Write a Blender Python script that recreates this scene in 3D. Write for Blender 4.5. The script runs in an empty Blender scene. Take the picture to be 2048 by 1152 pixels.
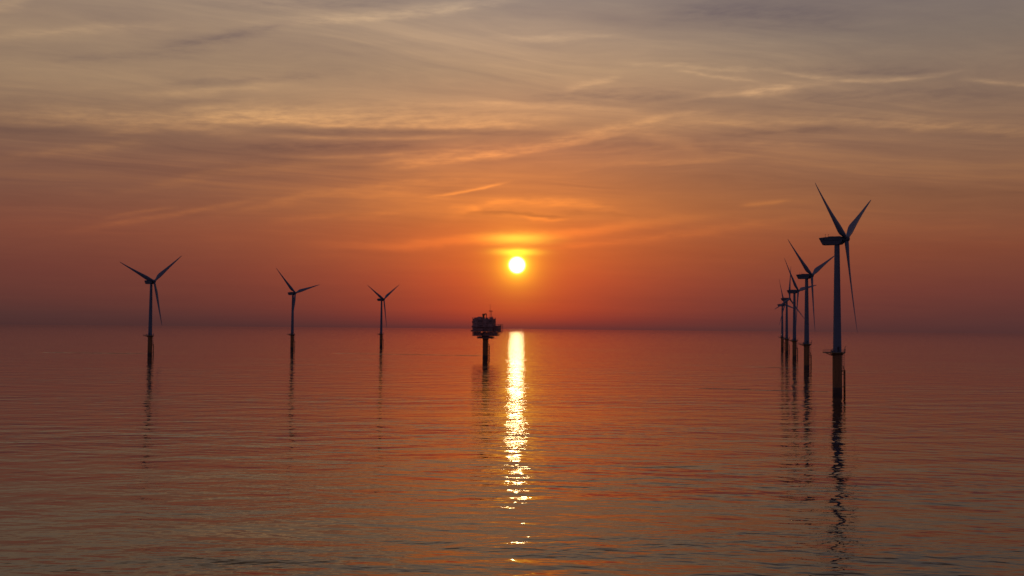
import bpy, bmesh, math, random
from mathutils import Vector, Matrix
random.seed(7)
S = bpy.context.scene
COL = S.collection
R_ = math.radians

# ------------------------------------------------------------------ camera
F_PX, CAM_H = 2200.0, 25.6                 # focal length in pixels of a 2048 wide frame, eye height over the sea
PITCH, ROLL = math.atan(82 / 2200.0), 0.009
_f = Vector((0, math.cos(PITCH), math.sin(PITCH)))
_r0 = Vector((1, 0, 0)); _u0 = _r0.cross(_f)
_r = _r0 * math.cos(ROLL) + _u0 * math.sin(ROLL)
_u = _u0 * math.cos(ROLL) - _r0 * math.sin(ROLL)
cam_d = bpy.data.cameras.new('camera')
cam = bpy.data.objects.new('camera', cam_d); COL.objects.link(cam)
cam_d.sensor_width = 36.0; cam_d.lens = 36.0 * F_PX / 2048.0
cam_d.clip_start = 0.5; cam_d.clip_end = 600000
cam.matrix_world = Matrix(((_r.x, _u.x, -_f.x, 0), (_r.y, _u.y, -_f.y, 0), (_r.z, _u.z, -_f.z, CAM_H), (0, 0, 0, 1)))
S.camera = cam


def azel(px, py):
    """direction of a point of the sky as azimuth and elevation in degrees"""
    d = _f * F_PX + _r * (px - 1024) - _u * (py - 576)
    d.normalize()
    return math.degrees(math.atan2(d.x, d.y)), math.degrees(math.asin(d.z))


SUN_AZ, SUN_EL = azel(1034, 530)

# ------------------------------------------------------------------ node helpers


class G:
    """small wrapper that writes math as nodes"""

    def __init__(self, tree):
        self.t = tree; self.n = tree.nodes; self.l = tree.links

    def put(self, sock, v):
        if isinstance(v, bpy.types.NodeSocket): self.l.new(v, sock)
        else: sock.default_value = v

    def m(self, op, a, b=None, c=None, clamp=False):
        n = self.n.new('ShaderNodeMath'); n.operation = op; n.use_clamp = clamp
        self.put(n.inputs[0], a)
        if b is not None: self.put(n.inputs[1], b)
        if c is not None: self.put(n.inputs[2], c)
        return n.outputs[0]

    def add(self, a, b): return self.m('ADD', a, b)
    def sub(self, a, b): return self.m('SUBTRACT', a, b)
    def mul(self, a, b): return self.m('MULTIPLY', a, b)
    def div(self, a, b): return self.m('DIVIDE', a, b)
    def ma(self, a, b, c): return self.m('MULTIPLY_ADD', a, b, c)
    def mx(self, a, b): return self.m('MAXIMUM', a, b)
    def mn(self, a, b): return self.m('MINIMUM', a, b)
    def exp(self, a): return self.m('EXPONENT', a)
    def gauss(self, a): return self.exp(self.mul(self.mul(a, a), -1.0))

    def step(self, v, lo, hi, a=0.0, b=1.0):
        n = self.n.new('ShaderNodeMapRange'); n.interpolation_type = 'SMOOTHSTEP'
        self.put(n.inputs[0], v)
        for k, q in zip((1, 2, 3, 4), (lo, hi, a, b)): self.put(n.inputs[k], q)
        return n.outputs[0]

    def xyz(self, x, y, z):
        n = self.n.new('ShaderNodeCombineXYZ')
        for k, q in enumerate((x, y, z)): self.put(n.inputs[k], q)
        return n.outputs[0]

    def sep(self, v):
        n = self.n.new('ShaderNodeSeparateXYZ'); self.l.new(v, n.inputs[0]); return n.outputs

    def noise(self, vec, scale=1.0, detail=3.0, rough=0.5, dist=0.0):
        n = self.n.new('ShaderNodeTexNoise'); n.noise_dimensions = '3D'
        self.l.new(vec, n.inputs['Vector'])
        n.inputs['Scale'].default_value = scale; n.inputs['Detail'].default_value = detail
        n.inputs['Roughness'].default_value = rough; n.inputs['Distortion'].default_value = dist
        return n.outputs[0]

    def vm(self, op, a, b=None):
        n = self.n.new('ShaderNodeVectorMath'); n.operation = op
        self.put(n.inputs[0], a)
        if b is not None:
            self.put(n.inputs['Scale'] if op == 'SCALE' else n.inputs[1], b)
        return n.outputs[0]

    def ramp(self, fac, stops):
        n = self.n.new('ShaderNodeValToRGB'); self.l.new(fac, n.inputs[0])
        e = n.color_ramp.elements
        while len(e) > 1: e.remove(e[-1])
        e[0].position = stops[0][0]; e[0].color = (*stops[0][1], 1)
        for p, c in stops[1:]:
            q = e.new(p); q.color = (*c, 1)
        return n.outputs[0]

    def ramp_val(self, v, pts):
        """piecewise linear value"""
        out = pts[0][1]
        for (x0, y0), (x1, y1) in zip(pts[:-1], pts[1:]):
            if y1 == y0: continue
            n = self.n.new('ShaderNodeMapRange'); n.interpolation_type = 'LINEAR'
            for k, w in zip((0, 1, 2, 3, 4), (v, x0, x1, 0.0, y1 - y0)): self.put(n.inputs[k], w)
            out = self.add(n.outputs[0], out)
        return out

    def mix(self, f, a, b):
        n = self.n.new('ShaderNodeMix'); n.data_type = 'RGBA'
        self.put(n.inputs[0], f)
        for s, v in ((n.inputs[6], a), (n.inputs[7], b)):
            if isinstance(v, tuple): s.default_value = (*v, 1)
            else: self.l.new(v, s)
        return n.outputs[2]


def lin(r, g, b):
    def f(c):
        c /= 255.0
        return c / 12.92 if c <= 0.04045 else ((c + 0.055) / 1.055) ** 2.4
    return (f(r), f(g), f(b))


# ------------------------------------------------------------------ sky
W = bpy.data.worlds.new('World'); S.world = W; W.use_nodes = True
W.node_tree.nodes.clear()
g = G(W.node_tree)
tc = g.n.new('ShaderNodeTexCoord')
D = g.vm('NORMALIZE', tc.outputs['Generated'])
dx, dy, dz = g.sep(D)
AZ = g.mul(g.m('ARCTAN2', dx, dy), 180 / math.pi)
EL = g.mul(g.m('ARCSINE', dz), 180 / math.pi)
EY = lambda y: (658 - y) * 0.02604            # elevation for a height in the photograph


def el_ramp(stops):
    return g.ramp(g.div(g.add(EL, 2.0), 22.0), [((EY(y) + 2) / 22.0, lin(*c)) for y, c in stops])


edge_l = el_ramp([(700, (60, 42, 44)), (655, (76, 48, 47)), (640, (80, 51, 49)), (600, (97, 56, 50)), (550, (106, 60, 52)), (480, (121, 71, 57)),
                  (400, (117, 80, 67)), (350, (120, 86, 72)), (300, (128, 98, 80)), (250, (142, 114, 92)), (200, (150, 124, 100)),
                  (100, (159, 133, 109)), (0, (149, 128, 112)), (-80, (108, 86, 66))])
edge_r = el_ramp([(700, (62, 42, 44)), (655, (82, 50, 49)), (640, (86, 52, 50)), (580, (105, 58, 51)), (500, (122, 69, 52)), (400, (130, 88, 65)),
                  (300, (131, 100, 80)), (200, (131, 108, 92)), (100, (125, 111, 101)), (0, (117, 106, 105)), (-80, (92, 76, 68))])
mid = el_ramp([(700, (85, 42, 42)), (655, (118, 50, 46)), (640, (158, 58, 43)), (620, (188, 71, 41)), (600, (196, 77, 42)), (560, (214, 90, 44)),
               (520, (222, 103, 46)), (460, (228, 118, 54)), (430, (226, 127, 60)), (400, (214, 124, 64)), (350, (196, 120, 73)),
               (300, (186, 121, 84)), (250, (188, 135, 96)), (200, (184, 140, 106)), (150, (176, 141, 111)), (80, (170, 142, 120)),
               (0, (156, 137, 124)), (-80, (116, 94, 74))])
dA = g.sub(AZ, SUN_AZ)
edge = g.mix(g.step(dA, -8.0, 8.0), edge_l, edge_r)
q = g.div(dA, g.ramp_val(EL, [(0.0, 6.2), (1.5, 6.3), (3.5, 7.0), (6.5, 8.2), (10.0, 9.6), (20.0, 10.0)]))
base = g.mix(g.m('MULTIPLY_ADD', g.div(1.0, g.add(1.0, g.mul(q, q))), 1.04, -0.04, clamp=True), edge, mid)

# clouds: a sheet of high cirrus (seen in perspective) ...
iz = g.div(1.0, g.add(g.mx(dz, 0.0), 0.035))
cx, cy = g.mul(dx, iz), g.mul(dy, iz)
rot = R_(14)
ca = g.add(g.mul(cx, math.cos(rot)), g.mul(cy, math.sin(rot)))
cb = g.sub(g.mul(cy, math.cos(rot)), g.mul(cx, math.sin(rot)))
warp = g.noise(g.xyz(g.mul(ca, 0.35), g.mul(cb, 0.5), 3.0), 1.0, 3, 0.5)
cbw = g.add(cb, g.mul(g.sub(warp, 0.5), 2.2))
n1 = g.noise(g.xyz(g.mul(ca, 0.30), g.mul(cbw, 1.15), 11.0), 1.0, 7, 0.55)
n2 = g.noise(g.xyz(g.mul(ca, 1.3), g.mul(cbw, 5.5), 5.0), 1.0, 7, 0.66)
sheet = g.add(g.mul(g.sub(n1, 0.5), 2.5), g.mul(g.sub(n2, 0.5), 1.25))
low = g.step(EL, 3.2, 9.0, 0.12, 1.0)
sheet = g.mul(sheet, low)
fine = g.noise(g.xyz(g.mul(AZ, 0.35), g.mul(EL, 2.6), 1.0), 1.0, 5, 0.6)      # thin level layers
sheet = g.add(sheet, g.mul(g.sub(fine, 0.5), g.step(EL, 1.0, 5.0, 0.28, 0.42)))

# ... and the streaks one can tell apart; each follows a parabola in azimuth and elevation
wob = g.noise(g.xyz(g.mul(AZ, 0.22), g.mul(EL, 0.9), 7.0), 1.0, 3, 0.55)
wob2 = g.noise(g.xyz(g.mul(AZ, 1.1), g.mul(EL, 3.5), 17.0), 1.0, 4, 0.6)
ELW = g.add(EL, g.add(g.mul(g.sub(wob, 0.5), 0.75), g.mul(g.sub(wob2, 0.5), 0.24)))
ELS = g.add(EL, g.mul(g.sub(wob2, 0.5), 0.16))
wisp = g.noise(g.xyz(g.mul(AZ, 0.75), g.mul(g.sub(EL, g.mul(AZ, 0.06)), 4.2), 2.0), 1.0, 6, 0.62)
wisp = g.step(wisp, 0.26, 0.74, 0.35, 1.2)
DUSK = (0.064, 0.053, 0.095)
STREAKS = []


def streak(p0, p1, p2, up, dn, amp, dark=False, crisp=False, fade=0.25, wsp=True):
    """p0, p1, p2: left, middle and right in the photograph; up / dn: softness over and under it in pixels there"""
    STREAKS.append((azel(*p0), azel(*p1), azel(*p2), up * 0.02604, dn * 0.02604, amp, dark, crisp, fade, wsp))


def streak_box(q):
    (a0, e0), (a1, e1), (a2, e2), up, dn, amp, dark, crisp, fade, wsp = q
    m = fade * (a2 - a0); pad = 0.12 if crisp else 0.45
    return a0 - m, a2 + m, min(e0, e1, e2) - 2.2 * dn - pad - 0.1, max(e0, e1, e2) + 2.2 * up + pad + 0.1


def streak_group():
    """node group of one streak: adds amp * gauss(distance to e0 + s t + c t^2) * end fade to a running sum"""
    T = bpy.data.node_groups.new('cirrus streak', 'ShaderNodeTree')
    names = ['Sum', 'AZ', 'E', 'Wisp', 'a0', 'iw', 'e0', 's', 'c', 'iu', 'id', 'amp', 'fade']
    for nm in names: T.interface.new_socket(nm, in_out='INPUT', socket_type='NodeSocketFloat')
    T.interface.new_socket('Sum', in_out='OUTPUT', socket_type='NodeSocketFloat')
    k = G(T); gi = k.n.new('NodeGroupInput'); go = k.n.new('NodeGroupOutput')
    I = {nm: gi.outputs[j] for j, nm in enumerate(names)}
    t = k.mul(k.sub(I['AZ'], I['a0']), I['iw'])
    d = k.sub(I['E'], k.ma(k.ma(t, I['c'], I['s']), t, I['e0']))
    d = k.mx(k.mul(d, I['iu']), k.mul(d, I['id']))
    v = k.m('POWER', 0.3679, k.mul(d, d))
    h = k.sub(k.add(I['fade'], 0.5), k.m('ABSOLUTE', k.sub(t, 0.5)))
    v = k.mul(v, k.step(h, 0.0, k.mul(I['fade'], 2.0)))
    k.l.new(k.ma(v, k.mul(I['Wisp'], I['amp']), I['Sum']), go.inputs[0])
    return T


STREAK_TREE = streak_group()


def streak_value(q, total):
    (a0, e0), (a1, e1), (a2, e2), up, dn, amp, dark, crisp, fade, wsp = q
    ta = (a1 - a0) / (a2 - a0)
    c = ((e1 - e0) - (e2 - e0) * ta) / (ta * ta - ta); s = (e2 - e0) - c
    n = g.n.new('ShaderNodeGroup'); n.node_tree = STREAK_TREE
    for j, v in enumerate((total, AZ, ELS if crisp else ELW, wisp if wsp else 1.0, a0, 1.0 / (a2 - a0), e0, s, c, 1.0 / up, -1.0 / dn, amp, fade)):
        g.put(n.inputs[j], v)
    return n.outputs[0]


# long bands at a third of the height
streak((0, 236), (300, 243), (620, 238), 26, 13, 1.1)
streak((430, 240), (760, 248), (1060, 253), 28, 7, 1.4)
streak((180, 262), (330, 258), (480, 268), 8, 8, 0.7)
streak((-60, 262), (130, 260), (340, 262), 8, 12, 0.25, dark=True)
streak((210, 268), (260, 266), (330, 266), 5, 5, 0.6)
streak((560, 263), (800, 263), (1100, 266), 6, 7, 0.65, dark=True, crisp=True)
streak((560, 272), (720, 277), (900, 274), 4, 4, 0.8, crisp=True)
streak((500, 295), (680, 291), (840, 290), 9, 12, 0.75, dark=True, crisp=True)
streak((590, 313), (690, 314), (820, 306), 4, 4, 0.75, crisp=True)
streak((770, 330), (850, 318), (1010, 303), 18, 14, 1.0)
streak((880, 325), (1080, 298), (1260, 262), 16, 6, 1.15, crisp=True)
streak((1120, 282), (1260, 250), (1420, 219), 9, 6, 0.75)
streak((900, 208), (1060, 207), (1270, 220), 7, 9, 0.6)
streak((1180, 290), (1300, 285), (1500, 300), 12, 22, 0.55, dark=True)
streak((1330, 250), (1600, 243), (1880, 252), 16, 10, 0.75)
streak((1800, 250), (1940, 258), (2120, 275), 16, 10, 0.75)
streak((1440, 266), (1560, 263), (1680, 262), 7, 7, 0.65, dark=True)
streak((1270, 262), (1330, 275), (1400, 300), 14, 12, 0.6)
streak((1480, 282), (1560, 286), (1650, 288), 4, 4, 0.5)
# right-hand wisps
streak((1570, 146), (1730, 162), (1890, 148), 5, 4, 1.15, crisp=True)
streak((1600, 142), (1740, 142), (1860, 142), 8, 8, 0.6, dark=True)
streak((1940, 160), (2010, 167), (2100, 173), 5, 4, 0.95, crisp=True)
streak((1350, 200), (1450, 188), (1660, 168), 6, 5, 0.7)
streak((1490, 184), (1530, 180), (1585, 176), 7, 8, 1.1)
streak((1360, 142), (1430, 152), (1510, 165), 4, 4, 0.8)
streak((1130, 182), (1165, 172), (1230, 156), 8, 7, 0.8)
streak((1260, 130), (1400, 133), (1520, 138), 5, 5, 0.6)
streak((1060, 195), (1250, 190), (1420, 205), 14, 14, 0.6, dark=True)
streak((1560, 200), (1760, 190), (2000, 195), 18, 20, 0.5, dark=True)
streak((1230, 330), (1380, 325), (1480, 318), 7, 6, 0.55)
streak((1330, 30), (1500, 28), (1700, 40), 20, 20, 0.5, dark=True)
streak((1000, 78), (1110, 76), (1230, 66), 6, 6, 0.5)
# upper left
streak((560, 52), (760, 32), (1010, 0), 14, 8, 0.95)
streak((330, 88), (450, 72), (580, 52), 9, 10, 0.75, dark=True)
streak((-20, 70), (180, 58), (330, 52), 8, 12, 0.55)
streak((100, 120), (270, 112), (420, 104), 12, 12, 0.45, dark=True)
streak((260, 190), (440, 180), (560, 168), 5, 8, 0.5)
streak((330, 170), (480, 158), (680, 146), 7, 8, 0.5, dark=True)
streak((310, 208), (400, 203), (480, 196), 9, 9, 0.5, dark=True)
streak((-20, 205), (150, 208), (340, 214), 14, 10, 0.5, dark=True)
streak((-60, 12), (0, 12), (60, 2), 8, 8, 0.6)
streak((440, 0), (640, 6), (820, 2), 14, 14, 0.5, dark=True)
# rising thin veils lower left
streak((0, 318), (120, 300), (300, 283), 9, 12, 0.6)
streak((300, 372), (500, 340), (800, 322), 8, 10, 0.55)
streak((480, 420), (650, 385), (960, 362), 8, 12, 0.6)
streak((380, 345), (560, 325), (760, 330), 12, 16, 0.4, dark=True)
streak((180, 455), (350, 428), (490, 404), 5, 6, 0.65, crisp=True)
streak((220, 435), (280, 424), (340, 415), 4, 4, 0.55, crisp=True)
streak((560, 442), (690, 430), (830, 428), 8, 9, 0.4)
streak((720, 395), (800, 388), (880, 396), 14, 14, 0.45)
# vapour trail and the cloud over the sun
streak((880, 391), (935, 382), (1000, 368), 3, 2.4, 1.5, crisp=True, fade=0.3, wsp=False)
streak((930, 424), (1035, 402), (1210, 416), 9, 9, 0.95)
streak((900, 415), (930, 414), (960, 424), 5, 5, 0.55)
streak((930, 428), (1020, 427), (1130, 433), 3.5, 4.5, 0.7, dark=True, wsp=False)
streak((1050, 434), (1085, 437), (1130, 436), 3, 3, 0.7, wsp=False)
streak((1120, 424), (1180, 424), (1260, 432), 4, 6, 0.4, dark=True)
streak((700, 492), (1000, 478), (1340, 442), 10, 9, 0.75, wsp=False)
streak((1060, 500), (1300, 475), (1560, 440), 7, 9, 0.4)
streak((1490, 410), (1530, 407), (1570, 402), 4, 4, 0.7, crisp=True, wsp=False)

# glow of the haze around the sun, brighter where the cloud bands cross it
ex, ey = g.sub(AZ, SUN_AZ), g.sub(EL, SUN_EL)
r = g.m('SQRT', g.add(g.mul(ex, ex), g.mul(ey, ey)))
bandA = g.gauss(g.div(g.sub(ELS, azel(1034, 477)[1]), 0.26))
bandB = g.gauss(g.div(g.sub(ELS, azel(1034, 504)[1]), 0.16))
gap = g.mul(g.gauss(g.div(g.sub(ELS, azel(1034, 492)[1]), 0.16)), g.gauss(g.div(ex, 2.6)))
wide = g.mul(g.exp(g.div(r, -0.65)), g.sub(1.0, g.mul(gap, 0.35)))
tight = g.exp(g.div(r, -0.20))
glow = g.vm('ADD', g.vm('SCALE', (1.35, 0.80, 0.012), wide), g.vm('SCALE', (5.5, 4.4, 0.22), tight))
ba = g.mul(bandA, g.gauss(g.div(ex, 1.5)))
bb = g.mul(bandB, g.gauss(g.div(ex, 1.0)))
glow = g.vm('ADD', glow, g.vm('SCALE', (0.50, 0.42, 0.030), ba))
glow = g.vm('ADD', glow, g.vm('SCALE', (0.60, 0.62, 0.030), bb))
disc = g.step(r, 0.50, 0.12)
glow = g.vm('ADD', glow, g.vm('SCALE', (19.0, 13.2, 5.0), disc))

# away from the sunset the sky is dim dusk blue
back = g.m('MAXIMUM', g.step(g.m('ABSOLUTE', dA), 30.0, 75.0), g.step(EL, 17.5, 42.0))
sky = g.n.new('ShaderNodeTexSky'); sky.sky_type = 'NISHITA'; sky.sun_disc = False
sky.sun_elevation = R_(SUN_EL); sky.sun_rotation = R_(SUN_AZ)
dusk = g.vm('ADD', g.vm('SCALE', sky.outputs[0], 0.002), DUSK)
bright = g.xyz(0.45, 0.41, g.step(EL, 6.0, 13.0, 0.08, 0.25))
B0, D0 = g.mx(sheet, 0.0), g.mx(g.mul(sheet, -1.0), 0.0)


def background(col):
    n = g.n.new('ShaderNodeBackground'); g.l.new(col, n.inputs[0]); n.inputs[1].default_value = 1.0
    return n.outputs[0]


def tile(a0, a1, e0, e1):
    """sky shader for one patch of the sky, summing only the streaks that cross it"""
    Bs, Ds = B0, D0
    for q in STREAKS:
        b = streak_box(q)
        if b[1] < a0 or b[0] > a1 or b[3] < e0 or b[2] > e1: continue
        if q[6]: Ds = streak_value(q, Ds)
        else: Bs = streak_value(q, Bs)
    c = g.vm('MULTIPLY', base, g.vm('ADD', (1, 1, 1), g.vm('SCALE', bright, Bs)))
    c = g.vm('MULTIPLY', c, g.vm('SUBTRACT', (1, 1, 1), g.vm('SCALE', (0.34, 0.33, 0.20), g.mn(Ds, 1.6))))
    c = g.vm('ADD', c, glow)
    return background(g.mix(back, c, dusk))


def fork(v, at, lo, hi):
    n = g.n.new('ShaderNodeMixShader'); g.l.new(g.m('GREATER_THAN', v, at), n.inputs[0])
    g.l.new(lo, n.inputs[1]); g.l.new(hi, n.inputs[2])
    return n.outputs[0]


def split(az, el):
    if len(az) > 2 and len(az) >= len(el):
        k = len(az) // 2
        return fork(AZ, az[k], split(az[:k + 1], el), split(az[k:], el))
    if len(el) > 2:
        k = len(el) // 2
        return fork(EL, el[k], split(az, el[:k + 1]), split(az, el[k:]))
    return tile(az[0], az[1], el[0], el[1])


front = split([-60, -14, -5, 2, 9, 60], [-5, 2.5, 6.5, 9.3, 12.0, 90])
full = fork(back, 0.999, front, background(dusk))
full = fork(EL, -1.5, background(g.vm('SCALE', (0.02, 0.014, 0.012), 1.0)), full)
wo = g.n.new('ShaderNodeOutputWorld'); g.l.new(full, wo.inputs[0])
W.cycles.sampling_method = 'NONE'

# the low sun itself
sd = bpy.data.lights.new('sun', 'SUN'); sd.energy = 0.003; sd.angle = R_(0.8); sd.color = (1.0, 0.76, 0.42)
so = bpy.data.objects.new('sun', sd); COL.objects.link(so)
sun_dir = Vector((math.sin(R_(SUN_AZ)) * math.cos(R_(SUN_EL)), math.cos(R_(SUN_AZ)) * math.cos(R_(SUN_EL)), math.sin(R_(SUN_EL))))
so.rotation_euler = sun_dir.to_track_quat('Z', 'Y').to_euler()
so.location = (0, 0, 300)

# ------------------------------------------------------------------ materials


def new_mat(name):
    m = bpy.data.materials.new(name); m.use_nodes = True
    m.node_tree.nodes.clear()
    gg = G(m.node_tree)
    p = gg.n.new('ShaderNodeBsdfPrincipled'); o = gg.n.new('ShaderNodeOutputMaterial')
    gg.l.new(p.outputs[0], o.inputs[0])
    return m, gg, p


def paint(name, col, dirt, rough=0.45, amount=0.5, scale=0.6, metal=0.0):
    """weathered paint: cloudy dirt plus streaks that run down"""
    m, gg, p = new_mat(name)
    tcn = gg.n.new('ShaderNodeTexCoord')
    x, y, z = gg.sep(tcn.outputs['Object'])
    a = gg.noise(gg.xyz(x, y, z), scale, 5, 0.6)
    b = gg.noise(gg.xyz(gg.mul(x, 3.0), gg.mul(y, 3.0), gg.mul(z, 0.12)), scale, 4, 0.6)
    f = gg.mul(gg.step(gg.add(gg.mul(a, 0.5), gg.mul(b, 0.5)), 0.42, 0.68), amount)
    cc = gg.mix(f, col, dirt)
    gg.l.new(cc, p.inputs['Base Color'])
    gg.put(p.inputs['Roughness'], gg.ma(a, 0.2, rough - 0.1))
    p.inputs['Metallic'].default_value = metal
    return m


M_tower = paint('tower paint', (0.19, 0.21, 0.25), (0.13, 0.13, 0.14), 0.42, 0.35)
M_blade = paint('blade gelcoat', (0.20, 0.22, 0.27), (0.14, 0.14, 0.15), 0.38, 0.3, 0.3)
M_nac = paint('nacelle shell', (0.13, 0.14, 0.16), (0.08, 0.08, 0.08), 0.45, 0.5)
M_dark = paint('dark panel', (0.06, 0.06, 0.07), (0.03, 0.03, 0.03), 0.6, 0.5)
M_yel = paint('yellow foundation paint', (0.40, 0.16, 0.04), (0.15, 0.075, 0.035), 0.5, 0.6)
M_wet = paint('tidal growth', (0.11, 0.055, 0.025), (0.05, 0.035, 0.02), 0.4, 0.8, 1.5)
M_steel = paint('galvanised steel', (0.22, 0.22, 0.23), (0.10, 0.08, 0.07), 0.5, 0.5, 2.0, 0.4)
M_ygrey = paint('platform steel', (0.30, 0.20, 0.06), (0.12, 0.09, 0.06), 0.5, 0.6, 2.0)
M_mod = paint('module cladding', (0.66, 0.33, 0.28), (0.14, 0.13, 0.12), 0.5, 0.6)  # red warmth put into the paint in place of haze and sun glare
M_panel = paint('louvre panel', (0.36, 0.18, 0.15), (0.20, 0.10, 0.09), 0.5, 0.5)
M_mod2 = paint('module steelwork', (0.50, 0.20, 0.15), (0.08, 0.06, 0.05), 0.5, 0.6)  # steelwork tinted warm too, imitating the same haze and glare

# ------------------------------------------------------------------ mesh helpers


class MB:
    def __init__(self): self.bm = bmesh.new()

    def tube(self, a, b, r0, r1=None, n=8, cap=True):
        a, b = Vector(a), Vector(b); r1 = r0 if r1 is None else r1
        w = (b - a).normalized()
        s = w.cross(Vector((0, 0, 1)) if abs(w.z) < 0.95 else Vector((1, 0, 0))).normalized(); t = w.cross(s)
        A, Bv = [], []
        for k in range(n):
            q = 2 * math.pi * k / n; d = s * math.cos(q) + t * math.sin(q)
            A.append(self.bm.verts.new(a + d * r0)); Bv.append(self.bm.verts.new(b + d * r1))
        for k in range(n):
            self.bm.faces.new((A[k], A[(k + 1) % n], Bv[(k + 1) % n], Bv[k])).smooth = n > 6
        if cap:
            self.bm.faces.new(A[::-1]); self.bm.faces.new(Bv)
        return self

    def path(self, pts, r, n=6):
        for a, b in zip(pts[:-1], pts[1:]): self.tube(a, b, r, n=n)
        return self

    def box(self, x0, x1, y0, y1, z0, z1, bevel=0.0):
        ret = bmesh.ops.create_cube(self.bm, size=1.0)
        vs = ret['verts']
        for v in vs:
            v.co = Vector((x0 + (v.co.x + .5) * (x1 - x0), y0 + (v.co.y + .5) * (y1 - y0), z0 + (v.co.z + .5) * (z1 - z0)))
        if bevel > 0:
            es = list({e for v in vs for e in v.link_edges})
            bmesh.ops.bevel(self.bm, geom=es, offset=bevel, segments=2, profile=0.6, affect='EDGES')
        return self

    def lathe(self, prof, n=40, cap=True):
        rings = []
        full = [prof[0]]                                  # loops that hold the shading of long straight runs
        for (z0, r0), (z1, r1) in zip(prof[:-1], prof[1:]):
            L = math.hypot(z1 - z0, r1 - r0)
            if L > 0.5:
                for t in (0.06 / L, 1 - 0.06 / L): full.append((z0 + (z1 - z0) * t, r0 + (r1 - r0) * t))
            full.append((z1, r1))
        prof = full
        for z, r in prof:
            rings.append([self.bm.verts.new((r * math.cos(2 * math.pi * k / n), r * math.sin(2 * math.pi * k / n), z)) for k in range(n)])
        for A, Bv in zip(rings[:-1], rings[1:]):
            for k in range(n):
                self.bm.faces.new((A[k], A[(k + 1) % n], Bv[(k + 1) % n], Bv[k])).smooth = True
        if cap:
            self.bm.faces.new(rings[0][::-1]); self.bm.faces.new(rings[-1])
        return self

    def prism(self, poly, axis, a, b):
        """extrude a polygon; axis 'y': poly is (x, z), axis 'z': poly is (x, y)"""
        def P(u, v, w): return (u, w, v) if axis == 'y' else (u, v, w)
        A = [self.bm.verts.new(P(u, v, a)) for u, v in poly]; Bv = [self.bm.verts.new(P(u, v, b)) for u, v in poly]
        n = len(poly)
        for k in range(n): self.bm.faces.new((A[k], A[(k + 1) % n], Bv[(k + 1) % n], Bv[k]))
        self.bm.faces.new(A[::-1]); self.bm.faces.new(Bv)
        return self

    def build(self, name, mat, parent=None, loc=None):
        bmesh.ops.recalc_face_normals(self.bm, faces=self.bm.faces)
        me = bpy.data.meshes.new(name); self.bm.to_mesh(me); self.bm.free()
        me.materials.append(mat)
        o = bpy.data.objects.new(name, me); COL.objects.link(o)
        if parent: o.parent = parent
        if loc: o.location = loc
        return o


def empty(name, loc, rz=0.0):
    o = bpy.data.objects.new(name, None); COL.objects.link(o)
    o.empty_display_size = 3.0; o.location = loc; o.rotation_euler = (0, 0, rz)
    return o


def tag(o, label, cat, group=None):
    o['label'] = label; o['category'] = cat
    if group: o['group'] = group
    return o


def copy_tree(o, parent=None):
    c2 = o.copy(); COL.objects.link(c2)
    if parent:
        c2.parent = parent; c2.matrix_parent_inverse = o.matrix_parent_inverse
    for ch in list(o.children): copy_tree(ch, c2)
    return c2


# ------------------------------------------------------------------ the sea
PILES = []          # (x, y, wake length, wake strength) filled below, used by the sea shader


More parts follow.
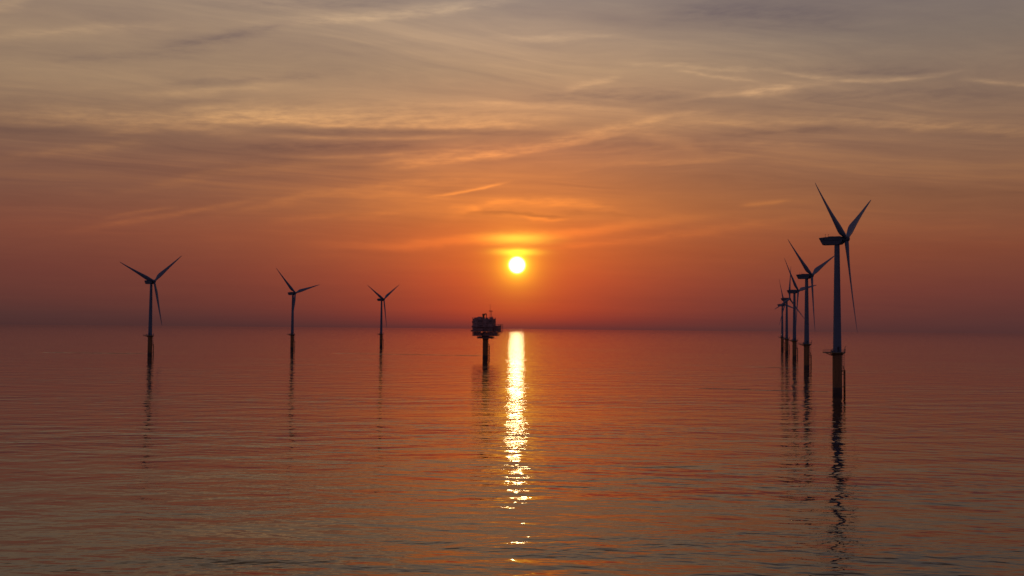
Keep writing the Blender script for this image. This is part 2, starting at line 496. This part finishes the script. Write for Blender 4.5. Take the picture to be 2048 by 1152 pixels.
def build_sea():
    bm = bmesh.new()
    radii = [0.0, 40, 80, 140, 220, 340, 520, 800, 1300, 2200, 4000, 8000, 16000, 32000, 70000, 160000, 300000]
    n = 96
    c0 = bm.verts.new((0, 0, 0)); prev = None
    for rr in radii[1:]:
        ring = [bm.verts.new((rr * math.cos(2 * math.pi * k / n), rr * math.sin(2 * math.pi * k / n), 0)) for k in range(n)]
        for k in range(n):
            if prev is None: bm.faces.new((c0, ring[k], ring[(k + 1) % n]))
            else: bm.faces.new((prev[k], ring[k], ring[(k + 1) % n], prev[(k + 1) % n]))
        prev = ring
    bmesh.ops.recalc_face_normals(bm, faces=bm.faces)
    for f in bm.faces:
        if f.normal.z < 0: f.normal_flip()
    me = bpy.data.meshes.new('sea'); bm.to_mesh(me); bm.free()
    m, gg, p = new_mat('sea water')
    geo = gg.n.new('ShaderNodeNewGeometry')
    px, py, pz = gg.sep(geo.outputs['Position'])

    def height(scale_x, scale_y, ang, z, detail, rough, dist, ox=0.0, oy=0.0):
        X, Y = gg.add(px, ox), gg.add(py, oy)
        ca_, sa_ = math.cos(R_(ang)), math.sin(R_(ang))
        u = gg.mul(gg.add(gg.mul(X, ca_), gg.mul(Y, sa_)), scale_x)
        v = gg.mul(gg.sub(gg.mul(Y, ca_), gg.mul(X, sa_)), scale_y)
        return gg.noise(gg.xyz(u, v, z), 1.0, detail, rough, dist)

    def slopes(wl_along, wl_across, ang, z, detail, rough, rms, eps, dist=0.0):
        """slopes of one wave system; wavelengths in metres, rms slope"""
        a = (1.0 / wl_along, 1.0 / wl_across, ang, z, detail, rough, dist)
        h0 = height(*a); hx = height(*a, ox=eps); hy = height(*a, oy=eps)
        k = rms * wl_across / eps * 1.15
        return gg.mul(gg.sub(hx, h0), k), gg.mul(gg.sub(hy, h0), k)

    # calmer and rougher patches
    pn = gg.noise(gg.xyz(gg.mul(px, 1 / 160.0), gg.mul(py, 1 / 60.0), 4.0), 1.0, 3, 0.55)
    patch = gg.step(pn, 0.30, 0.70, 0.55, 1.35)
    pn2 = gg.noise(gg.xyz(gg.mul(px, 1 / 45.0), gg.mul(py, 1 / 18.0), 9.0), 1.0, 3, 0.55)
    patch2 = gg.step(pn2, 0.32, 0.70, 0.2, 1.7)
    rad = gg.m('SQRT', gg.add(gg.mul(px, px), gg.mul(py, py)))
    calm = gg.ramp_val(rad, [(0.0, 1.08), (140.0, 1.08), (400.0, 0.88), (1500.0, 0.78), (3000.0, 0.64), (7000.0, 0.42), (15000.0, 0.20)])   # waves flatten with distance, standing in for haze at the horizon
    s1 = slopes(25.0, 13.0, 8, 1.0, 2.0, 0.45, SL[0], 0.3)
    s2 = slopes(6.8, 3.8, -10, 2.0, 2.0, 0.5, SL[1], 0.1)
    s3 = slopes(2.0, 1.1, 16, 3.0, 1.5, 0.5, SL[2], 0.03)
    sx = gg.add(gg.mul(s1[0], patch), gg.add(gg.mul(s2[0], patch), gg.mul(s3[0], patch2)))
    sy = gg.add(gg.mul(s1[1], patch), gg.add(gg.mul(s2[1], patch), gg.mul(s3[1], patch2)))
    sx = gg.mul(sx, calm); sy = gg.mul(sy, calm)
    # tidal wakes trailing off the piles
    for (x0, y0, L, ang, w, amp) in PILES:
        ux, uy = math.cos(R_(ang)), math.sin(R_(ang))
        X, Y = gg.sub(px, x0), gg.sub(py, y0)
        s = gg.add(gg.mul(X, ux), gg.mul(Y, uy)); t = gg.sub(gg.mul(Y, ux), gg.mul(X, uy))
        wn = gg.noise(gg.xyz(gg.mul(s, 0.05), 0.0, x0), 1.0, 3, 0.6)
        t = gg.add(t, gg.mul(gg.sub(wn, 0.5), 6.0))
        mk = gg.mul(gg.gauss(gg.div(t, w)), gg.mul(gg.step(s, 0.0, 3.0), gg.step(s, L, L * 0.5)))
        mk = gg.mul(mk, gg.step(gg.noise(gg.xyz(gg.mul(s, 0.09), gg.mul(t, 0.2), y0), 1.0, 3, 0.6), 0.35, 0.6))
        sy = gg.add(sy, gg.mul(mk, amp))
    nrm = gg.vm('NORMALIZE', gg.xyz(gg.mul(sx, -1.0), gg.mul(sy, -1.0), 1.0))
    gg.l.new(nrm, p.inputs['Normal'])
    p.inputs['Base Color'].default_value = (0.010, 0.012, 0.014, 1)
    p.inputs['Roughness'].default_value = 0.03
    p.inputs['IOR'].default_value = 1.333
    me.materials.append(m)
    o = bpy.data.objects.new('sea', me); COL.objects.link(o)
    o['kind'] = 'structure'
    return o


SL = (0.048, 0.060, 0.033)

# ------------------------------------------------------------------ wind turbine
HUB_H, OVER, TILT, BLADE = 64.3, 4.0, R_(5), 39.8
DECK = 17.0


def make_turbine():
    root = empty('wind_turbine', (0, 0, 0))
    # steel pile with a tide-blackened foot and yellow upper part
    MB().lathe([(-8, 1.97), (0.0, 1.97), (2.1, 1.97), (2.4, 1.97)]).build('pile_foot', M_wet, root)
    MB().lathe([(2.4, 1.93), (2.42, 1.95), (9.0, 1.95), (9.02, 1.98), (9.25, 1.98), (9.27, 1.95), (DECK - 0.9, 1.95), (DECK - 0.88, 2.1),
                (DECK - 0.32, 2.25), (DECK - 0.3, 1.95)]).build('transition_piece', M_yel, root)
    prof = []
    for k in range(25):
        t = k / 24; z = DECK + 0.02 + t * (HUB_H - 2.15 - DECK)
        r = 1.76 + (1.08 - 1.76) * t
        prof.append((z, r))
        if k in (8, 16): prof += [(z + 0.02, r + 0.035), (z + 0.16, r + 0.035), (z + 0.18, r - 0.004)]
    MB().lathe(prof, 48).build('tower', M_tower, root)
    d = MB().box(-0.45, 0.45, -1.86, -1.70, DECK + 0.35, DECK + 2.45, 0.06)
    d.build('door', M_dark, root)
    # working platform: round walkway with a laydown area to the left
    octo = [(3.35 * math.cos(R_(22.5 + 45 * k)), 3.35 * math.sin(R_(22.5 + 45 * k))) for k in range(8)]
    mb = MB().prism(octo, 'z', DECK - 0.28, DECK)
    mb.box(-5.7, -3.0, -1.5, 1.5, DECK - 0.27, DECK + 0.004)
    for k in range(8):
        a = R_(45 * k)
        mb.tube((1.9 * math.cos(a), 1.9 * math.sin(a), DECK - 1.25), (3.1 * math.cos(a), 3.1 * math.sin(a), DECK - 0.27), 0.09, n=6)
    mb.tube((-1.9, 0.9, DECK - 1.4), (-4.6, 1.2, DECK - 0.26), 0.1, n=6).tube((-1.9, -0.9, DECK - 1.4), (-4.6, -1.2, DECK - 0.26), 0.1, n=6)
    plat = mb.build('platform', M_ygrey, root)
    edge_pts = [(-3.0, -1.5), (-5.65, -1.45), (-5.65, 1.45), (-3.0, 1.5), (-1.25, 3.05), (1.25, 3.05), (3.05, 1.25), (3.05, -1.25), (1.25, -3.05), (-1.25, -3.05), (-3.0, -1.5)]
    mb = MB()
    for a, b in zip(edge_pts[:-1], edge_pts[1:]):
        A, Bp = Vector((*a, 0)), Vector((*b, 0)); n = max(1, round((Bp - A).length / 1.2))
        for k in range(n):
            q = A.lerp(Bp, k / n); mb.tube((q.x, q.y, DECK), (q.x, q.y, DECK + 1.12), 0.035, n=5)
        for h in (0.55, 1.1): mb.tube((a[0], a[1], DECK + h), (b[0], b[1], DECK + h), 0.03, n=5)
        mb.tube((a[0], a[1], DECK + 0.1), (b[0], b[1], DECK + 0.1), 0.06, n=4)
    mb.build('railing', M_steel, plat)
    # davit crane at the right edge
    mb = MB().tube((3.1, -0.4, DECK), (3.1, -0.4, DECK + 2.1), 0.14, 0.11).tube((3.1, -0.4, DECK + 2.05), (3.55, -0.75, DECK + 2.75), 0.12, 0.09)
    mb.box(2.9, 3.3, -0.62, -0.2, DECK + 0.9, DECK + 1.5, 0.05)
    mb.build('davit_crane', M_steel, plat)
    # curved hand rail and cabinet by the tower
    mb = MB().path([(-1.75 - 1.15 * math.sin(R_(a)), -0.9, DECK + 0.25 + 1.3 * math.cos(R_(a))) for a in range(0, 91, 15)], 0.1)
    mb.box(-2.75, -2.1, -1.6, -0.95, DECK + 0.02, DECK + 0.9, 0.05)
    mb.build('cable_guide', M_steel, plat)
    # ladder from the boat landing up to the platform
    mb = MB()
    for y in (-0.25, 0.25): mb.tube((2.35, y, 8.9), (2.35, y, DECK), 0.05, n=5)
    for k in range(27): mb.tube((2.35, -0.25, 9.1 + k * 0.3), (2.35, 0.25, 9.1 + k * 0.3), 0.025, n=4)
    for k in range(8):
        z = 10.6 + k * 0.85
        mb.path([(2.35 + 0.75 * math.sin(R_(a)), -0.38 * math.cos(R_(a)) , z) for a in range(0, 181, 30)], 0.045, 4)
    mb.tube((3.05, -0.2, 10.6), (3.05, -0.2, 16.6), 0.03, n=4).tube((3.05, 0.2, 10.6), (3.05, 0.2, 16.6), 0.03, n=4)
    mb.build('ladder', M_steel, root)
    # boat landing: two fender tubes held off the pile
    mb = MB()
    for y in (-0.62, 0.62):
        mb.tube((3.05, y, -4), (3.05, y, 9.6), 0.21, n=10)
        for z in (2.6, 7.9, 9.4): mb.tube((1.75, y * 0.8, z), (3.05, y, z), 0.13, n=6)
    mb.path([(3.05, -0.62, 9.6), (2.55, -0.5, 10.9), (2.4, -0.4, 11.4)], 0.1)
    mb.path([(3.05, 0.62, 9.6), (2.55, 0.5, 10.9), (2.4, 0.4, 11.4)], 0.1)
    mb.box(2.05, 2.95, -0.9, 0.9, 8.85, 8.95)
    for k in range(28): mb.tube((2.72, -0.22, 0.4 + k * 0.3), (2.72, 0.22, 0.4 + k * 0.3), 0.03, n=4)
    for y in (-0.22, 0.22): mb.tube((2.72, y, -1), (2.72, y, 8.85), 0.05, n=5)
    mb.build('boat_landing', M_yel, root)
    # nacelle, axis along +x, z = 0 at the hub axis
    mb = MB()
    side = [(-7.35, 1.05), (-7.1, 0.35), (-6.6, -0.4), (-5.75, -2.05), (0.6, -2.1), (1.9, -1.9), (2.75, -1.1), (2.75, 1.15), (1.6, 1.5), (-1.0, 1.42), (-5.0, 1.22)]
    mb.prism(side, 'y', -1.7, 1.7)
    bmesh.ops.bevel(mb.bm, geom=[e for e in mb.bm.edges if abs(e.verts[0].co.y) > 1.6 and abs(e.verts[0].co.y - e.verts[1].co.y) < .1], offset=0.3, segments=3, profile=0.5, affect='EDGES')
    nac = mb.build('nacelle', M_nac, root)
    mb = MB()
    for y in (-1.7, 1.7):
        mb.box(-6.5, 2.2, y - 0.03, y + 0.03, -0.36, -0.18)
        for k in range(5): mb.box(-5.4 + k * 0.16, -5.32 + k * 0.16, y - 0.04, y + 0.04, 0.1, 0.8)
    mb.build('vent', M_dark, nac)
    mb = MB().box(-3.4, -1.2, -1.0, 1.0, 1.38, 1.56, 0.05)
    mb.build('roof_hatch', M_nac, nac)
    for x, y in ((-4.85, -0.6), (-4.0, 0.6)):
        mb = MB().tube((x, y, 1.2), (x, y, 2.5), 0.075, 0.05, n=6).tube((x - 0.25, y, 2.35), (x + 0.25, y, 2.35), 0.04, n=5)
        mb.tube((x + 0.22, y, 2.35), (x + 0.22, y, 2.62), 0.06, n=6)
        mb.tube((x, y, 1.2), (x, y, 1.45), 0.16, 0.1, n=8)
        mb.build('wind_sensor', M_dark, nac)
    # hub with its nose
    mb = MB().lathe([(-1.25, 1.15), (-1.2, 1.42), (-0.4, 1.5), (0.3, 1.45), (0.75, 1.28), (1.1, 0.98), (1.33, 0.6), (1.42, 0.2), (1.43, 0.02)], 32)
    mb.bm.transform(Matrix.Rotation(R_(90), 4, 'Y'))
    mb.build('hub', M_nac, root)
    # blade: along +z, leading edge +y, wind side +x
    st = [(0.9, 1.75, 1.0), (1.6, 1.75, 1.0), (2.6, 1.8, .95), (4.0, 2.3, .7), (5.6, 2.95, .48), (7.2, 3.4, .36), (8.8, 3.5, .30), (11, 3.3, .26), (14, 2.9, .23),
          (18, 2.42, .21), (22, 2.0, .19), (26, 1.62, .18), (30, 1.27, .17), (33.5, .98, .16), (36.5, .72, .15), (38.4, .5, .15), (39.4, .28, .15), (BLADE, .06, .2)]
    mb = MB(); rings = []; n = 20
    for z, ch, th in st:
        tw = R_(2.0 + 13.5 * max(0.0, 1 - (z - 3) / 30.0) ** 1.6)
        ax = 0.5 if z < 2 else max(0.33, 0.5 - 0.045 * (z - 2))
        ring = []
        for k in range(n):
            q = 2 * math.pi * k / n
            xc = 0.5 * (1 + math.cos(q))                   # 1 trailing .. 0 leading
            if th > 0.9: yt = 0.5 * math.sin(q) * th
            else:
                prof = 5 * th * (0.2969 * math.sqrt(xc) - 0.126 * xc - 0.3516 * xc ** 2 + 0.2843 * xc ** 3 - 0.1036 * xc ** 4)
                ell = 0.5 * th * math.sin(q); f_ = min(1.0, max(0.0, (z - 2.6) / 5.0))
                yt = (1 - f_) * ell + f_ * math.copysign(prof, math.sin(q))
            cpos = (ax - xc) * ch; tpos = yt * ch
            Y = cpos * math.cos(tw) - tpos * math.sin(tw); X = cpos * math.sin(tw) + tpos * math.cos(tw)
            X += 0.0007 * z * z                            # slight pre-bend to the wind
            ring.append(mb.bm.verts.new((X, Y, z)))
        rings.append(ring)
    for A, Bv in zip(rings[:-1], rings[1:]):
        for k in range(n): mb.bm.faces.new((A[k], A[(k + 1) % n], Bv[(k + 1) % n], Bv[k])).smooth = True
    mb.bm.faces.new(rings[0]); mb.bm.faces.new(rings[-1])
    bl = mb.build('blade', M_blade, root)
    for k in range(2):
        o = bl.copy(); COL.objects.link(o); o.parent = root
    return root


def set_head(root, yaw, phase):
    """turn the nacelle to the wind and the rotor to its phase"""
    Z = Matrix.Rotation(R_(90 - yaw), 4, 'Z')
    T0 = Matrix.Translation((0, 0, HUB_H))
    a = Vector((math.cos(TILT), 0, math.sin(TILT)))
    k = 0
    for ch in root.children:
        nm = ch.name.split('.')[0]
        if nm == 'nacelle': ch.matrix_local = T0 @ Z
        elif nm == 'hub': ch.matrix_local = T0 @ Z @ Matrix.Translation(a * OVER) @ Matrix.Rotation(-TILT, 4, 'Y')
        elif nm == 'blade':
            ch.matrix_local = T0 @ Z @ Matrix.Translation(a * OVER) @ Matrix.Rotation(-TILT, 4, 'Y') @ Matrix.Rotation(-R_(phase + 120 * k), 4, 'X')
            k += 1


TURBINES = [   # x, y, yaw, phase, label
    (136.7, 462.2, 126, 60, 'largest and nearest wind turbine, standing at the front of the row on the right'),
    (204.8, 764.1, 133, 66, 'second nearest wind turbine of the right-hand row, its right blade tip touching the nearest tower'),
    (271.5, 1056.7, 131, 80, 'third wind turbine of the right-hand row, one blade pointing almost level to the right'),
    (328.0, 1312.3, 135, 10, 'fourth wind turbine of the right-hand row, with one blade pointing straight up'),
    (396.2, 1611.3, 130, 100, 'farthest and smallest wind turbine at the back of the right-hand row'),
    (-316.9, 965.5, 122, 52, 'leftmost wind turbine, standing alone with its two upper blades in a wide V'),
    (-251.4, 1262.2, 126, 74, 'middle wind turbine of the three on the left, its lowest blade hidden against the tower'),
    (-178.1, 1503.9, 123, 58, 'small wind turbine between the middle one of the left group and the offshore platform'),
]
proto = make_turbine()
for k, (x, y, yaw, ph, lab) in enumerate(TURBINES):
    o = proto if k == 0 else copy_tree(proto)
    o.location = (x, y, 0)
    tag(o, lab, 'wind turbine', 'wind turbines standing in the sea')
    set_head(o, yaw, ph)

# ------------------------------------------------------------------ offshore substation on one pile
OX, OY, ORZ = -22.8, 963.0, R_(-12)


def make_platform():
    root = empty('offshore_substation', (OX, OY, 0), ORZ)
    tag(root, 'dark boxy offshore platform on a single pile, just left of the glittering sun track', 'offshore platform')
    MB().lathe([(-8, 2.45), (2.3, 2.45)]).build('pile_foot', M_wet, root)
    MB().lathe([(2.3, 2.38), (10, 2.38), (10.02, 2.48), (10.4, 2.48), (10.42, 2.38), (16.0, 2.38), (17.05, 2.7)]).build('pile', M_yel, root)
    # lower platform
    mb = MB().box(-6.7, 7.0, -4.2, 4.2, 17.1, 17.95)
    for x in (-6.2, -3.4, 3.2, 6.4):
        for y in (-3.9, 3.9): mb.tube((x, y, 17.9), (x, y, 19.3), 0.16, n=6)
    mb.tube((6.6, -3.8, 16.6), (6.6, -3.8, 17.6), 0.35, n=8)
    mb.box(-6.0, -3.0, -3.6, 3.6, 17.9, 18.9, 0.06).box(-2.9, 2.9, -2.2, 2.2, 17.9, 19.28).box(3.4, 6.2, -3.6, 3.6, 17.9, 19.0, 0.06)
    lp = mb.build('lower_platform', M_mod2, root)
    mb = MB()
    for y in (-4.1, 4.1):
        for k in range(11): mb.tube((-6.6 + k * 1.35, y, 17.9), (-6.6 + k * 1.35, y, 18.9), 0.06, n=4)
        mb.tube((-6.6, y, 18.9), (6.9, y, 18.9), 0.06, n=4)
    mb.build('railing', M_steel, lp)
    # braced cable deck
    mb = MB()
    mb.box(-10.4, 11.0, -5.6, -5.1, 19.3, 19.8).box(-10.4, 11.0, 5.1, 5.6, 19.3, 19.8)
    mb.box(-10.4, -9.9, -5.1, 5.1, 19.3, 19.79).box(10.5, 11.0, -5.1, 5.1, 19.3, 19.79).box(-9.8, 10.4, -5.0, 5.0, 19.3, 19.42)
    xs = [-10.15, -6.6, -3.2, 0.2, 3.7, 7.2, 10.75]
    for y in (-5.35, 5.35):
        for k, x in enumerate(xs):
            mb.tube((x, y, 19.75), (x, y, 22.9), 0.34, n=6)
            if k < 6:
                a, b = (19.8, 22.8) if k % 2 else (22.8, 19.8)
                mb.tube((x, y, a), (xs[k + 1], y, b), 0.25, n=6)
    for x in xs[1:6:2]:
        mb.tube((x, -5.3, 19.7), (x, 5.3, 22.8), 0.15, n=6)
    mb.tube((11.0, -3.5, 19.6), (14.2, -3.5, 22.9), 0.16, n=6).tube((11.0, 3.5, 19.6), (14.2, 3.5, 22.9), 0.16, n=6)
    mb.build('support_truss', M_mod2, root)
    mb = MB()
    for x0, x1, y0, y1, z1 in ((-9.0, -5.1, -3.5, 4.5, 22.7), (-4.6, -2.0, -4.2, 4.0, 22.0), (-1.6, -0.3, -3.0, 3.0, 22.95), (1.1, 2.3, -4.0, 4.0, 22.6), (2.9, 4.9, -4.0, 4.0, 21.9), (5.4, 10.1, -4.2, 4.5, 22.8)):
        mb.box(x0, x1, y0, y1, 19.45, z1, 0.08)
    for x0, x1 in ((-9.7, -6.9), (-6.3, -3.5), (0.5, 3.4), (4.0, 6.9), (7.5, 10.4)):
        mb.box(x0, x1, -5.25, -5.1, 19.85, 22.3 if x0 == 0.5 else 23.0)
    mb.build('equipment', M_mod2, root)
    # main module: clad walls between posts, three levels
    mb = MB()
    mb.box(-10.0, 7.6, -5.2, 5.2, 23.05, 34.3)
    for k in range(44):                                  # corrugated cladding ribs
        x = -9.9 + k * 0.4
        mb.box(x, x + 0.18, -5.28, -5.15, 23.6, 33.9)
    for k in range(24):
        y = -4.9 + k * 0.41
        mb.box(7.55, 7.69, y, y + 0.18, 23.6, 33.9)
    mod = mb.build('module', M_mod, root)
    mb = MB()
    for x in (-10.25, -5.8, -1.4, 3.1, 7.6):
        mb.box(x - 0.22, x + 0.22, -5.62, -5.3, 22.9, 34.6 if abs(x) < 7 else 35.4)
        mb.box(x - 0.22, x + 0.22, 5.25, 5.55, 22.9, 34.6 if abs(x) < 7 else 35.4)
    for y in (-2.0, 2.0): mb.box(7.72, 7.95, y - 0.2, y + 0.2, 22.9, 34.5)
    for z in (26.9, 30.7): mb.box(-10.0, 7.6, -5.5, -5.29, z - 0.15, z + 0.15)
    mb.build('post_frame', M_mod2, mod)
    for (x, z, w, h) in ((-8.3, 23.3, 1.1, 2.2), (1.0, 27.1, 1.1, 2.2), (5.2, 23.3, 1.4, 2.4)):
        MB().box(x, x + w, -5.36, -5.2, z, z + h, 0.04).build('door', M_panel, mod)
    for (x, z) in ((-5.2, 31.4), (-0.8, 23.6), (3.8, 31.4), (-5.0, 27.5)):
        mb = MB().box(x, x + 3.2, -5.34, -5.22, z, z + 1.9)
        for k in range(7): mb.box(x + 0.08, x + 3.12, -5.44, -5.34, z + 0.12 + k * 0.25, z + 0.24 + k * 0.25)
        mb.build('louvre', M_panel, mod)
    # walkways: they stick out on the left at three heights
    for z, e in ((23.4, -12.6), (27.0, -11.8), (31.0, -11.6)):
        mb = MB().box(e, -10.45, -3.4, 2.5, z - 0.25, z)
        mb.box(-10.4, 7.5, -6.5, -5.66, z - 0.23, z - 0.03) if z < 30 else None
        w = mb.build('walkway', M_mod2, root)
        mb = MB()
        for y in (-3.3, -1.4, 0.5, 2.4): mb.tube((e + 0.08, y, z), (e + 0.08, y, z + 1.1), 0.05, n=4)
        for h in (0.55, 1.1):
            mb.tube((e + 0.08, -3.3, z + h), (e + 0.08, 2.4, z + h), 0.045, n=4)
            mb.tube((e + 0.08, -3.3, z + h), (-10.4, -3.3, z + h), 0.045, n=4)
        mb.box(e + 0.15, e + 1.0, -3.3, 0.4, z + 0.02, z + 0.95, 0.1)
        if z < 30:
            for k in range(16): mb.tube((-10.2 + k * 1.18, -6.45, z - .05), (-10.2 + k * 1.18, -6.45, z + 1.05), 0.04, n=4)
            for h in (0.5, 1.03): mb.tube((-10.2, -6.45, z + h), (7.5, -6.45, z + h), 0.04, n=4)
        mb.build('railing', M_steel, w)
    # roof: edge rail, cabinets, pedestal crane, mast
    mb = MB()
    for y in (-5.1, 5.1):
        for k in range(14): mb.tube((-9.9 + k * 1.34, y, 34.3), (-9.9 + k * 1.34, y, 35.35), 0.05, n=4)
        for h in (34.85, 35.35): mb.tube((-9.9, y, h), (7.5, y, h), 0.045, n=4)
    for x in (-9.9, 7.5):
        for h in (34.85, 35.35): mb.tube((x, -5.1, h), (x, 5.1, h), 0.045, n=4)
    mb.build('railing', M_steel, mod)
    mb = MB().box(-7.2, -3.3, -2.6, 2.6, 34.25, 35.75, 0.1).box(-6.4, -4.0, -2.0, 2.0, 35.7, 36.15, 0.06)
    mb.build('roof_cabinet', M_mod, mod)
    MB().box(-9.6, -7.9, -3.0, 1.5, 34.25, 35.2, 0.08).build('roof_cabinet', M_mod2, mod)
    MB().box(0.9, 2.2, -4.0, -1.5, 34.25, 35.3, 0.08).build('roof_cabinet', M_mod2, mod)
    mb = MB()
    for x in (6.4, 7.1): mb.tube((x, -3.0, 34.2), (x, -3.0, 35.9), 0.2, n=8).tube((x, -3.0, 35.9), (x, -3.0, 36.2), 0.32, n=8)
    mb.build('vent_pipe', M_mod2, mod)
    MB().box(3.9, 5.8, -2.0, 1.0, 34.25, 35.7, 0.1).build('roof_cabinet', M_mod, mod)
    mb = MB().lathe([(34.25, 1.2), (35.2, 1.2), (35.3, 0.9), (37.3, 0.9), (37.35, 1.1), (38.6, 1.1)], 20)
    mb.bm.transform(Matrix.Translation((-1.75, -1.0, 0)))
    mb.box(-2.3, -1.15, -1.8, -0.3, 37.2, 38.7, 0.1)
    mb.tube((-1.6, -1.0, 38.2), (0.75, -1.2, 38.8), 0.45, 0.38, n=8).tube((0.7, -1.2, 38.85), (0.95, -1.2, 37.4), 0.42, 0.34, n=8)
    mb.tube((0.95, -1.2, 37.4), (0.95, -1.2, 34.6), 0.3, n=6)
    mb.tube((-1.5, -1.0, 36.4), (0.2, -1.15, 38.3), 0.12, n=6)
    mb.build('crane', M_yel, root)
    mb = MB()
    mb.tube((3.95, 0, 34.3), (3.95, 0, 47.2), 0.2, 0.08, n=6).tube((5.25, 0, 34.3), (5.25, 0, 41.9), 0.17, 0.13, n=6)
    for k in range(6):
        z = 35 + k * 1.05; mb.tube((3.95, 0, z), (5.25, 0, z + 1.05), 0.045, n=4)
    mast = mb.build('mast', M_steel, root)
    mb = MB().tube((3.1, 0, 41.0), (6.0, 0, 41.0), 0.1, n=6)
    for x in (3.15, 4.0, 4.6, 5.25, 5.95): mb.tube((x, 0, 40.5), (x, 0, 41.9 if x < 5.5 else 41.5), 0.2, 0.12, n=6)
    mb.tube((4.6, -0.8, 41.0), (4.6, 0.8, 41.0), 0.08, n=6)
    mb.build('antenna', M_dark, mast)
    # transformer annex with an open frame at the right
    mb = MB().box(7.98, 12.4, -4.3, 4.3, 23.0, 28.4, 0.08)
    for k in range(10): mb.box(8.3 + k * 0.42, 8.5 + k * 0.42, -4.42, -4.3, 23.4, 28.0)
    annex = mb.build('annex', M_mod2, root)
    mb = MB()
    for y in (-4.4, 4.4):
        mb.tube((14.4, y, 22.9), (14.4, y, 29.5), 0.14, n=6).tube((12.7, y, 22.9), (12.7, y, 29.5), 0.12, n=6)
        mb.tube((8.0, y, 29.5), (14.4, y, 29.5), 0.14, n=6).tube((12.4, y, 23.0), (14.4, y, 23.0), 0.14, n=6)
    mb.tube((14.4, -4.4, 29.5), (14.4, 4.4, 29.5), 0.14, n=6)
    mb.box(12.5, 14.5, -4.5, 4.5, 22.75, 22.95)
    for k in range(9):                                   # slatted screen, half open
        z = 23.5 + k * 0.66; mb.tube((12.7, -4.4, z), (14.4, -4.4, z), 0.1, n=4).tube((14.4, -4.4, z), (14.4, 4.4, z), 0.1, n=4)
    mb.build('screen_frame', M_mod2, annex)
    # boat landing and ladder on the pile
    mb = MB()
    for y in (-0.7, 0.7):
        mb.tube((3.5, y, -4), (3.5, y, 10.8), 0.22, n=8)
        for z in (2.5, 6.5, 10.2): mb.tube((2.2, y * .8, z), (3.5, y, z), 0.14, n=6)
        mb.path([(3.5, y, 10.8), (3.1, y, 12.0), (2.6, y, 12.6)], 0.14)
    mb.build('boat_landing', M_yel, root)
    mb = MB()
    for y in (-0.28, 0.28): mb.tube((2.9, y, 0.2), (2.9, y, 17.5), 0.06, n=4)
    for k in range(48): mb.tube((2.9, -0.28, 0.6 + k * 0.35), (2.9, 0.28, 0.6 + k * 0.35), 0.03, n=4)
    mb.build('ladder', M_steel, root)
    return root


make_platform()



def on_sea(px, py):
    d = _f * F_PX + _r * (px - 1024) - _u * (py - 576)
    k = -CAM_H / d.z
    return d.x * k, d.y * k


for p0, p1, w_, amp in (((1664, 784), (1330, 775), 1.7, 0.8), ((1606, 736), (1480, 733.5), 3.0, 0.8), ((963, 711.5), (640, 706.5), 6.0, 0.8), ((293, 707.5), (60, 704.5), 6.0, 0.8)):
    (xa, ya), (xb, yb) = on_sea(*p0), on_sea(*p1)
    PILES.append((xa, ya, math.hypot(xb - xa, yb - ya), math.degrees(math.atan2(yb - ya, xb - xa)), w_, amp))
build_sea()

# ------------------------------------------------------------------ render settings
S.render.engine = 'CYCLES'
S.view_settings.view_transform = 'Standard'; S.view_settings.look = 'None'
S.view_settings.exposure = 0.0; S.view_settings.gamma = 1.0
S.cycles.max_bounces = 5; S.cycles.glossy_bounces = 3; S.cycles.diffuse_bounces = 2
S.cycles.use_denoising = True; S.cycles.denoiser = 'OPENIMAGEDENOISE'; S.cycles.denoising_input_passes = 'RGB'
S.cycles.use_adaptive_sampling = True; S.cycles.adaptive_threshold = 0.02
S.cycles.sample_clamp_direct = 0.0; S.cycles.sample_clamp_indirect = 0.0
